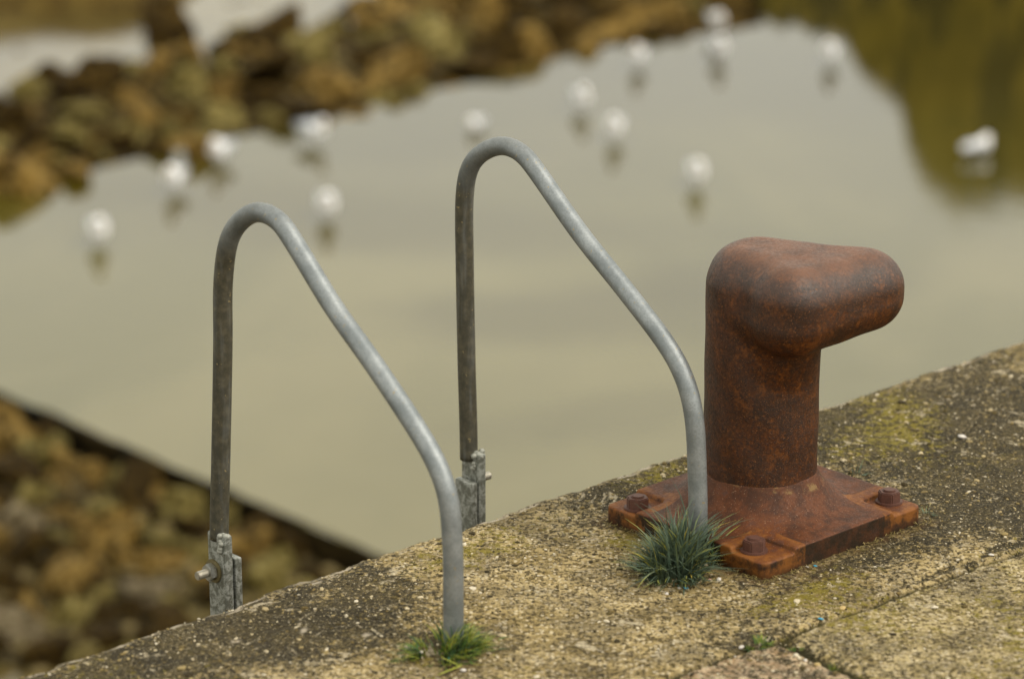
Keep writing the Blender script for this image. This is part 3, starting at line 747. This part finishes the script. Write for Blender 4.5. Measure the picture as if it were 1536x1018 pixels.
# near, straight edge of the pool (the lip of a low stone apron), and its far shore
n0 = at(-260, 480, ZW); n1 = at(570, 835, ZW); dn = (n1 - n0).normalized(); n2 = n0 + dn*16; nm1 = n0 - dn*6
shore_px = [(-260, 362), (0, 286), (120, 262), (250, 230), (330, 212), (470, 190), (560, 165), (700, 128), (800, 100), (900, 76), (1000, 60), (1080, 52), (1150, 40)]
far = [at(x, y, ZW) for x, y in shore_px]
outline = [nm1, n1 + (n1-n0)*.0, n2] + [Vector((24, 14, ZW)), Vector((24, 46, ZW)), Vector((3.2, 46, ZW))] + [f + Vector((random.uniform(-.08, .08), .10, 0)) for f in far[::-1]]
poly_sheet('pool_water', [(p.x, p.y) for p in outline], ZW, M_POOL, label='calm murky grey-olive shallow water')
lip = [nm1 - Vector((0, .0, 0)), n2, n2 + Vector((.5, .9, 0)), nm1 + Vector((.5, .9, 0))]
M_APR = mat_rock('weedy_apron_stone', (.014, .009, .002), (.04, .026, .006), (.006, .004, .001), .8)
def apron():
    # low stone kerb that holds the pool: top just proud of the water, ragged
    n = 260; d = (n2 - nm1); perp = Vector((dn.y, -dn.x, 0)); perp = perp if perp.y < 0 else -perp
    prof = [(-.10, -.3), (-.03, .0), (-.01, .008), (.0, .003), (.01, -.04), (.01, -.15), (.03, -.62)]
    V, F = [], []
    for i in range(n):
        p = nm1 + d*(i/(n-1)); l = i*.09
        for j, (o_, z_) in enumerate(prof):
            k = mn.fractal(Vector((l*1.1, j*.6, 1)), 1, 2, 3)
            V.append((p + perp*(o_ + k*.06 + .035*mn.noise(Vector((l*3.3, 0, 4))))) + Vector((0, 0, z_ + k*.02*(j > 1))))
    m = len(prof)
    for i in range(n-1):
        for j in range(m-1): F.append((i*m+j, i*m+j+1, (i+1)*m+j+1, (i+1)*m+j))
    o = link('stone_kerb', mesh_np('stone_kerb', V, F), M_APR); tag(o, 'long low weedy stone kerb along the straight near side of the pool', 'kerb')
apron()
perp_k = Vector((dn.y, -dn.x, 0)); perp_k = perp_k if perp_k.y < 0 else -perp_k
# sea bed / ground sheet out to the horizon and low water
def ground():
    xs = spaced(-600, -9, 5, 600, .2); ys = spaced(-300, 14, 30, 1200, .2); V = []; 
    for x in xs:
        for y in ys:
            nl = (Vector((x, y, ZW)) - n0).dot(perp_k)
            z = ZW - .62 + .32*max(0, min(1, nl/.3)) * max(0, min(1, (24 - abs(x+2))/8)) + .12*mn.fractal(Vector((x*.3, y*.3, 2)), 1, 2, 4) + .06*mn.fractal(Vector((x*1.6, y*1.6, 5)), 1, 2, 3)
            V.append((x, y, z))
    m = len(ys); F = [(i*m+j, (i+1)*m+j, (i+1)*m+j+1, i*m+j+1) for i in range(len(xs)-1) for j in range(m-1)]
    tag(link('foreshore', mesh_np('foreshore', V, F), M_BANK), kind='structure')
ground()
bm = bmesh.new(); bmesh.ops.create_grid(bm, x_segments=1, y_segments=1, size=900, matrix=Matrix.Translation((0, 300, ZL)))
tag(obj('low_tide_water', bm, M_SEA), kind='structure')

# rock bank under the boulders beyond the pool
ridge_u = lambda x: None
def far_shore_y(x):
    xs = [p.x for p in far]; ys = [p.y for p in far]
    return float(np.interp(x, xs, ys))
def bank_h(x, y):
    fy = far_shore_y(x); d = y - fy
    if d < -.75: return None
    width = 4.5 if x < -3 else 5.4 if x < -1.5 else 5.4 + (x+1.5)*3.0
    a = max(0, min(1, (d+.5)/2.6)); b = max(0, min(1, (width - d)/1.6 + .2))
    right = max(0, min(1, (3.6 - x)/1.6))
    return ZL - .08 + .42*a*b*right + .09*mn.fractal(Vector((x*1.3, y*1.3, 9)), 1, 2, 3)
def bank():
    xs = np.arange(-14, 5, .16); V = []; F = []
    ds = np.arange(-.6, 16, .16)
    for x in xs:
        fy = far_shore_y(x)
        for d in ds: V.append((x, fy+d, bank_h(x, fy+d)))
    m = len(ds); F = [(i*m+j, (i+1)*m+j, (i+1)*m+j+1, i*m+j+1) for i in range(len(xs)-1) for j in range(m-1)]
    tag(link('rock_bank', mesh_np('rock_bank', V, F), M_BANK), kind='structure')
bank()

def far_mud():
    V = []; F = []; xs = np.arange(-16, -2.2, .3); ys = np.arange(37.0, 52, .3)
    for x in xs:
        for y in ys:
            k = max(0, min(1, (-3.4 - x + .5*mn.noise(Vector((y*.5, 0, 0))))/1.2)) * max(0, min(1, (y-37.0-.25*(x+9)*.6)/1.5)); V.append((x, y, ZL - .3 + .85*k + .10*mn.fractal(Vector((x, y, 3)), 1, 2, 3)))
    m = len(ys); F = [(i*m+j, (i+1)*m+j, (i+1)*m+j+1, i*m+j+1) for i in range(len(xs)-1) for j in range(m-1)]
    tag(link('mud_bank', mesh_np('mud_bank', V, F), M_BANK2), kind='structure')
M_BANK2 = mat_rock('brown_mud', (.10, .062, .012), (.16, .11, .025), (.06, .036, .008), .6)
far_mud()

# rocks
def rock_mesh(seed, mat):
    bm = bmesh.new(); bmesh.ops.create_icosphere(bm, subdivisions=4, radius=1); r = random.Random(seed)
    planes = [(Vector((r.gauss(0, 1), r.gauss(0, 1), r.gauss(0, .8))).normalized(), r.uniform(.38, .78)) for _ in range(13)]
    for v in bm.verts:
        p = v.co.copy(); k = 1
        for n_, d_ in planes:
            q = p.dot(n_)
            if q > d_: k = min(k, d_/q)
        k = k*.85 + .15*min(1, k+.1)
        k += .07*mn.fractal(p*1.7 + Vector((seed*3.1, 0, 0)), 1, 2, 4)
        v.co = p*k
    me = bpy.data.meshes.new('rock'); bm.to_mesh(me); bm.free(); me.shade_smooth(); me.materials.append(mat); return me
protos = {(m, k): rock_mesh(m*10+k+1, M_ROCKS[m]) for m in range(4) for k in range(4)}
MN = ['ochre', 'olive', 'dark brown', 'pale grey']
cnt = 0
def rock(p, r, m, label, group):
    global cnt
    o = bpy.data.objects.new('rock', protos[(m, random.randrange(4))]); COL.objects.link(o)
    o.location = p; o.rotation_euler = (random.uniform(-.8, .8), random.uniform(-.8, .8), random.random()*6.28)
    o.scale = (r*random.uniform(.9, 1.55), r*random.uniform(.8, 1.15), r*random.uniform(.5, 1.0)); tag(o, label, 'rock', group); cnt += 1
    return o
def choose(w): return random.choices(range(4), w)[0]
# explicit big ones, read off the photograph (pixel, radius m, colour)
BIG = [(95, 165, .30, 1), (190, 185, .26, 1), (30, 262, .28, 0), (110, 245, .22, 0), (60, 205, .18, 2), (250, 45, .34, 2), (250, 5, .3, 2), (330, 160, .30, 1), (380, 130, .22, 2), (300, 215, .20, 0), (485, 120, .32, 0), (575, 112, .26, 0), (440, 150, .24, 2), (150, 95, .30, 2), (60, 100, .24, 2), (230, 130, .2, 2), (410, 85, .2, 3), (20, 160, .2, 2),
       (650, 60, .42, 1), (720, 30, .45, 0), (600, 20, .4, 0), (700, 85, .3, 2), (800, 60, .3, 0), (860, 30, .36, 2), (930, 30, .32, 0), (980, 10, .35, 0), (770, 5, .36, 2), (1010, 40, .22, 2), (560, 55, .3, 1), (880, 60, .22, 0)]
seen = []
for px, py, r, m in BIG:
    p = at(px, py, ZL + .35); rock((p.x, p.y, ZL + .18), r*1.35, m, None, None); seen.append((p.x, p.y, r))
    o = COL.objects[-1]
    tag(o, '%s rock in the blurred weedy bank beyond the pool' % MN[m], 'rock', '%s rocks of the bank beyond the pool' % MN[m])
tries = 0
while cnt < 175 and tries < 6000:
    tries += 1
    px = random.uniform(-60, 1060); py = random.uniform(-40, 300); p = at(px, py, ZL + .25); d = p.y - far_shore_y(p.x)
    if d < .02: continue
    w = 4.1 if p.x < -3.2 else 4.9 if p.x < -1.7 else 4.9 + (p.x+1.7)*4.5
    if d > w: continue
    r = random.uniform(.14, .24 + .18*min(1, d/1.2))
    if any((p.x-x)**2 + (p.y-y)**2 < (.62*(r+q))**2 for x, y, q in seen): continue
    seen.append((p.x, p.y, r)); m = choose((.36, .22, .40, .02) if px > 300 else (.16, .34, .48, .02))
    o = rock((p.x, p.y, bank_h(p.x, p.y) + r*(.10 + .2*min(1, d/1.5))), r, m, '%s rock in the blurred weedy bank beyond the pool' % MN[m], '%s rocks of the bank beyond the pool' % MN[m])
# near rocks, lower left, below the kerb
NEAR = [(20, 790, .26, 3), (60, 690, .26, 1), (30, 720, .2, 2), (130, 690, .17, 0), (200, 750, .30, 2), (250, 820, .22, 1), (310, 760, .2, 1), (20, 840, .2, 2), (90, 880, .24, 0), (100, 930, .2, 1), (140, 870, .15, 2), (160, 955, .18, 2), (30, 950, .22, 3), (75, 975, .2, 2), (230, 890, .25, 3), (260, 940, .2, 2), (385, 820, .25, 0), (420, 850, .2, 1), (450, 800, .2, 2), (330, 870, .16, 0), (200, 915, .16, 2), (380, 780, .18, 2), (10, 640, .24, 2), (100, 650, .2, 0), (180, 700, .16, 0), (270, 760, .18, 2)]
s2n = []; c0 = cnt
perp = Vector((dn.y, -dn.x, 0)); perp = perp if perp.y < 0 else -perp
L_ = (n1-n0).length
for k in range(30):
    l = -1.5 + k*.27 + random.uniform(-.08, .08)
    if l > L_*.98: break
    if l > L_*.5 and random.random() < .5: continue
    r = random.uniform(.11, .20); p = n0 + dn*l + perp*(r*.45 + random.uniform(0, .15)); m = choose((.4, .35, .25, 0))
    rock((p.x, p.y, ZW - .12 + random.uniform(-.04, .03)), r, m, '%s rock on the shore between the pool kerb and the quay' % MN[m], '%s rocks of the shore below the kerb' % MN[m]); s2n.append((p.x, p.y, r))
perp = Vector((dn.y, -dn.x, 0)); perp = perp if perp.y < 0 else -perp
for px, py, r, m in NEAR:
    p = at(px, py, ZL + .05)
    if (p - n0).dot(perp) < .2: p = p + perp*(.25 - (p-n0).dot(perp))
    rock((p.x, p.y, ZL + .04), r*1.2, m, '%s rock on the shore between the pool kerb and the quay' % MN[m], '%s rocks of the shore below the kerb' % MN[m]); s2n.append((p.x, p.y, r))
tries = 0
while cnt < c0 + 110 and tries < 5000:
    tries += 1
    px = random.uniform(-40, 640); py = random.uniform(590, 1000); p = at(px, py, ZL)
    if (p - n0).dot(perp) < .22: continue
    if SU(p)[1] > -.4: continue
    r = random.uniform(.12, .33)
    if any((p.x-x)**2 + (p.y-y)**2 < (.66*(r+q))**2 for x, y, q in s2n): continue
    s2n.append((p.x, p.y, r)); m = choose((.26, .32, .36, .06))
    rock((p.x, p.y, ZL + .03), r, m, '%s rock on the shore between the pool kerb and the quay' % MN[m], '%s rocks of the shore below the kerb' % MN[m])
def shingle():
    ico = bmesh.new(); bmesh.ops.create_icosphere(ico, subdivisions=1, radius=1); BV = np.array([v.co for v in ico.verts]); BF = np.array([[v.index for v in f.verts] for f in ico.faces]); ico.free()
    Vs, Fs, R, k = [], [], [], 0
    for _ in range(4200):
        if random.random() < .55:
            p = at(random.uniform(-60, 1060), random.uniform(-60, 305), ZL+.2); d = p.y - far_shore_y(p.x)
            if d < -.1 or p.x > 3: continue
            z = bank_h(p.x, p.y)
        else:
            p = at(random.uniform(-60, 660), random.uniform(585, 1010), ZL)
            if (p-n0).dot(perp) < .12: continue
            z = ZL + random.uniform(-.04, .05)
        r = random.uniform(.03, .085)
        v = BV*(1 + rng.uniform(-.3, .3, (len(BV), 1)))*np.array([r*1.2, r, r*.7]) + np.array([p.x, p.y, z])
        Vs.append(v); Fs.append(BF + k*len(BV)); R += [random.random()]*len(BV); k += 1
    me = mesh_np('shingle', np.concatenate(Vs), np.concatenate(Fs)); fattr(me, 'rnd', R)
    tag(link('shingle', me, mat_varied('shingle', [(.012, .008, .002), (.03, .02, .004), (.07, .045, .008), (.10, .075, .02), (.20, .15, .06)], .7, .25, sc=20)), 'small weedy stones filling the gaps between the rocks', 'shingle', kind='stuff')
shingle()

# mossy harbour wall beyond the far end of the pool, stepping down to the left (seen as a reflection)
YW = 38.6
def mirror(px, py):
    r = ray(px, py); k = YW / r.y; return r.x*k, (-(HC - ZW) - r.z*k) + 0.0
def far_wall():
    t = NT('mossy_harbour_wall'); st = t.noise(1, 4, .6, co=t.scale(2.2, 2.2, .75)); b = t.noise(1.6, 5, .7)
    c = t.mix(t.mapr(b, .35, .65), (.07, .05, .003), (.20, .14, .012)); c = t.mix(t.mapr(st, .48, .53), c, (.004, .003, .001))
    m = t.fin(c, .85, 0, .3, t.bump(t.noise(3, 4), .05, .6))
    prof = [(1040, 18), (1100, 34), (1180, 44), (1262, 62), (1285, 105), (1330, 150), (1366, 190), (1376, 250), (1405, 292), (1440, 326), (1490, 318), (1540, 308), (1640, 330), (1800, 380), (2200, 400)]
    P = []
    for x, y in prof:
        r = ray(x, y); k = YW / r.y; X = r.x*k; Hh = -r.z*k - (HC - ZW); P.append((X, max(.12, Hh)))
    xs = np.arange(P[0][0], P[-1][0], .08); V = []; n = len(xs); lv = 14
    for x in xs:
        h = float(np.interp(x, [p[0] for p in P], [p[1] for p in P])) + .20*mn.fractal(Vector((x*2.2, 0, 0)), 1, 2, 4)
        for j in range(lv):
            z = ZW - .5 + (h+.5)*j/(lv-1); V.append((x, YW + .14*mn.fractal(Vector((x*.9, z*.9, 0)), 1, 2, 4) + .02*j, z))
        V.append((x, YW + 1.0, ZW + h + .03)); V.append((x, YW + 2.0, ZW - .6))
    m_ = lv + 2; F = [(i*m_+j, (i+1)*m_+j, (i+1)*m_+j+1, i*m_+j+1) for i in range(n-1) for j in range(m_-1)]
    tag(link('harbour_wall', mesh_np('harbour_wall', V, F), m), 'weathered mossy harbour wall at the far right end of the pool, mirrored in the water', 'wall')
far_wall()

# ------------------------------------------------------------------ gulls
M_GW = plain('white_feathers', (.88, .87, .88), .8, 0, .04, 30)
M_GG = plain('grey_feathers', (.46, .48, .52), .8, 0, .10, 30)
M_BILL = plain('yellow_bill', (.45, .22, .03), .5, 0, .1, 60)
M_LEG = plain('gull_leg', (.30, .16, .10), .6, 0, .1, 60)
def make_gull(pose):
    sit = pose == 1
    up = 0 if sit else .035
    def f(X, Y, Z):
        Zb = Z - up
        b = capsule(X, Y, Zb, (-.09, 0, .085), (.065, 0, .095), .050, .072)
        t = capsule(X, Y, Zb, (-.10, 0, .09), (-.215, 0, .088), .036, .008)
        hz = .165 if sit else .190
        n = capsule(X, Y, Zb, (.085, 0, .12), (.115, 0, hz-.01), .048, .034)
        h = np.sqrt(((X-.128)/1.15)**2 + Y**2 + (Zb-hz)**2) - .036
        d = smin(smin(smin(b, t, .03), n, .035), h, .02)
        if not sit:
            for sy in (-1, 1):
                l = capsule(X, Y, Z, (.0, sy*.026, .09), (-.006, sy*.026, .05), .013, .0065)
                l2 = capsule(X, Y, Z, (-.006, sy*.026, .05), (.0, sy*.026, -.02), .0065, .006)
                d = smin(d, np.minimum(l, l2), .01)
        return d
    V, F = surface_nets(f, (-.24, -.09, -.02), (.20, .09, .38), .0075)
    root = empty('gull', (0, 0, 0))
    link('body', mesh_np('body', V, F), M_GW, root)
    for sy in (-1, 1):
        def fw(X, Y, Z):
            Zb = Z - up
            a = np.sqrt(((X+.05)/.155)**2 + ((Y - sy*.052)/.026)**2 + ((Zb - .108 + (X+.05)*.05)/.047)**2) - 1
            tip = capsule(X, Y, Zb, (-.14, sy*.042, .105), (-.245, sy*.018, .098), .018, .005)
            return smin(a*.026, tip, .01)
        V, F = surface_nets(fw, (-.27, -.10, .0), (.12, .10, .36), .0075)
        link('wing', mesh_np('wing', V, F), M_GG, root)
    me = tube_mesh([(.155, 0, up+(.163 if sit else .188)), (.187, 0, up+(.158 if sit else .183)), (.203, 0, up+(.150 if sit else .175))], [.010, .007, .002], 10); link('bill', me, M_BILL, root)
    return root
G1 = make_gull(0); G2 = make_gull(1)
# pixel of the body centre, heading, posture, label
GULLS = [(147, 340, 100, 0, 'white gull standing farthest left in the pool'),
         (262, 262, 80, 0, 'white gull between the leftmost gull and the one at the bank edge'),
         (330, 221, 75, 0, 'white gull at the bank edge, highest of the three left gulls'),
         (470, 192, 132, 0, 'broad white gull side-on at the foot of the brown bank, left of the rails tops'),
         (490, 302, 95, 0, 'white gull standing right of the nearer handrail bend'),
         (713, 178, 70, 1, 'pale gull floating just above the farther handrail bend'),
         (872, 143, 98, 0, 'white gull left of the brightest gull, upper of that pair'),
         (922, 187, 85, 0, 'brightest white gull in the middle of the pool, lower of the close pair'),
         (957, 79, 82, 0, 'white gull near the far shore above the middle pair'),
         (1045, 254, 90, 0, 'white gull alone right of the middle pair, above the bollard'),
         (1075, 26, 100, 1, 'white gull resting on the far bank at the top of the frame'),
         (1078, 68, 95, 0, 'white gull at the far shore directly below the gull on the bank'),
         (1246, 75, 80, 0, 'white gull at the edge of the dark green reflection, upper right'),
         (1468, 214, 222, 1, 'white gull swimming side-on in the dark green reflection at the right')]
first = {0: G1, 1: G2}; used = set()
GR = 'gulls on the shallow pool'
for px, py, hd, pose, lb in GULLS:
    src = first[pose]
    if pose in used: g = copy_tree(src)
    else: g = src; used.add(pose)
    zc = .15 if pose == 0 else .11
    base = ZW
    if py < 40: base = ZW + .10
    p = at(px, py, base + zc*1.12)
    g.location = (p.x, p.y, base - (.0 if pose == 0 else .012)); g.rotation_euler = (0, 0, math.radians(hd + 180))
    k = .85 if px == 713 else 1.0 if px == 1468 else 1.15
    g.scale = (k, k, k); tag(g, lb, 'gull', GR)

# ------------------------------------------------------------------ light
w = bpy.data.worlds.new('World'); SC.world = w; w.use_nodes = True; nt = w.node_tree; bg = nt.nodes['Background']
sky = nt.nodes.new('ShaderNodeTexSky'); sky.sky_type = 'NISHITA'; sky.sun_disc = False
SE, SR = math.radians(52), math.radians(112)
sky.sun_elevation = SE; sky.sun_rotation = SR; sky.air_density = 1.0; sky.dust_density = 4.0; sky.ozone_density = 1.0
hs = nt.nodes.new('ShaderNodeHueSaturation'); hs.inputs['Saturation'].default_value = .12
nt.links.new(sky.outputs[0], hs.inputs['Color']); mx = nt.nodes.new('ShaderNodeMix'); mx.data_type = 'RGBA'; mx.inputs[0].default_value = .62
nt.links.new(hs.outputs[0], mx.inputs[6]); mx.inputs[7].default_value = (9.5, 9.3, 7.9, 1)     # even cloud layer
nt.links.new(mx.outputs[2], bg.inputs[0]); bg.inputs[1].default_value = .12
sd = bpy.data.lights.new('sun', 'SUN'); sun = bpy.data.objects.new('sun', sd); COL.objects.link(sun)
sd.energy = 1.25; sd.angle = math.radians(40); sd.color = (1, .90, .74)
dirv = Vector((math.sin(SR)*math.cos(SE), math.cos(SR)*math.cos(SE), math.sin(SE)))   # towards the sun
sun.rotation_euler = dirv.to_track_quat('Z', 'Y').to_euler(); sun.location = (0, 0, 30)
vs = SC.view_settings; vs.view_transform = 'Standard'; vs.look = 'None'; vs.gamma = 1; vs.use_curve_mapping = False; vs.exposure = .52
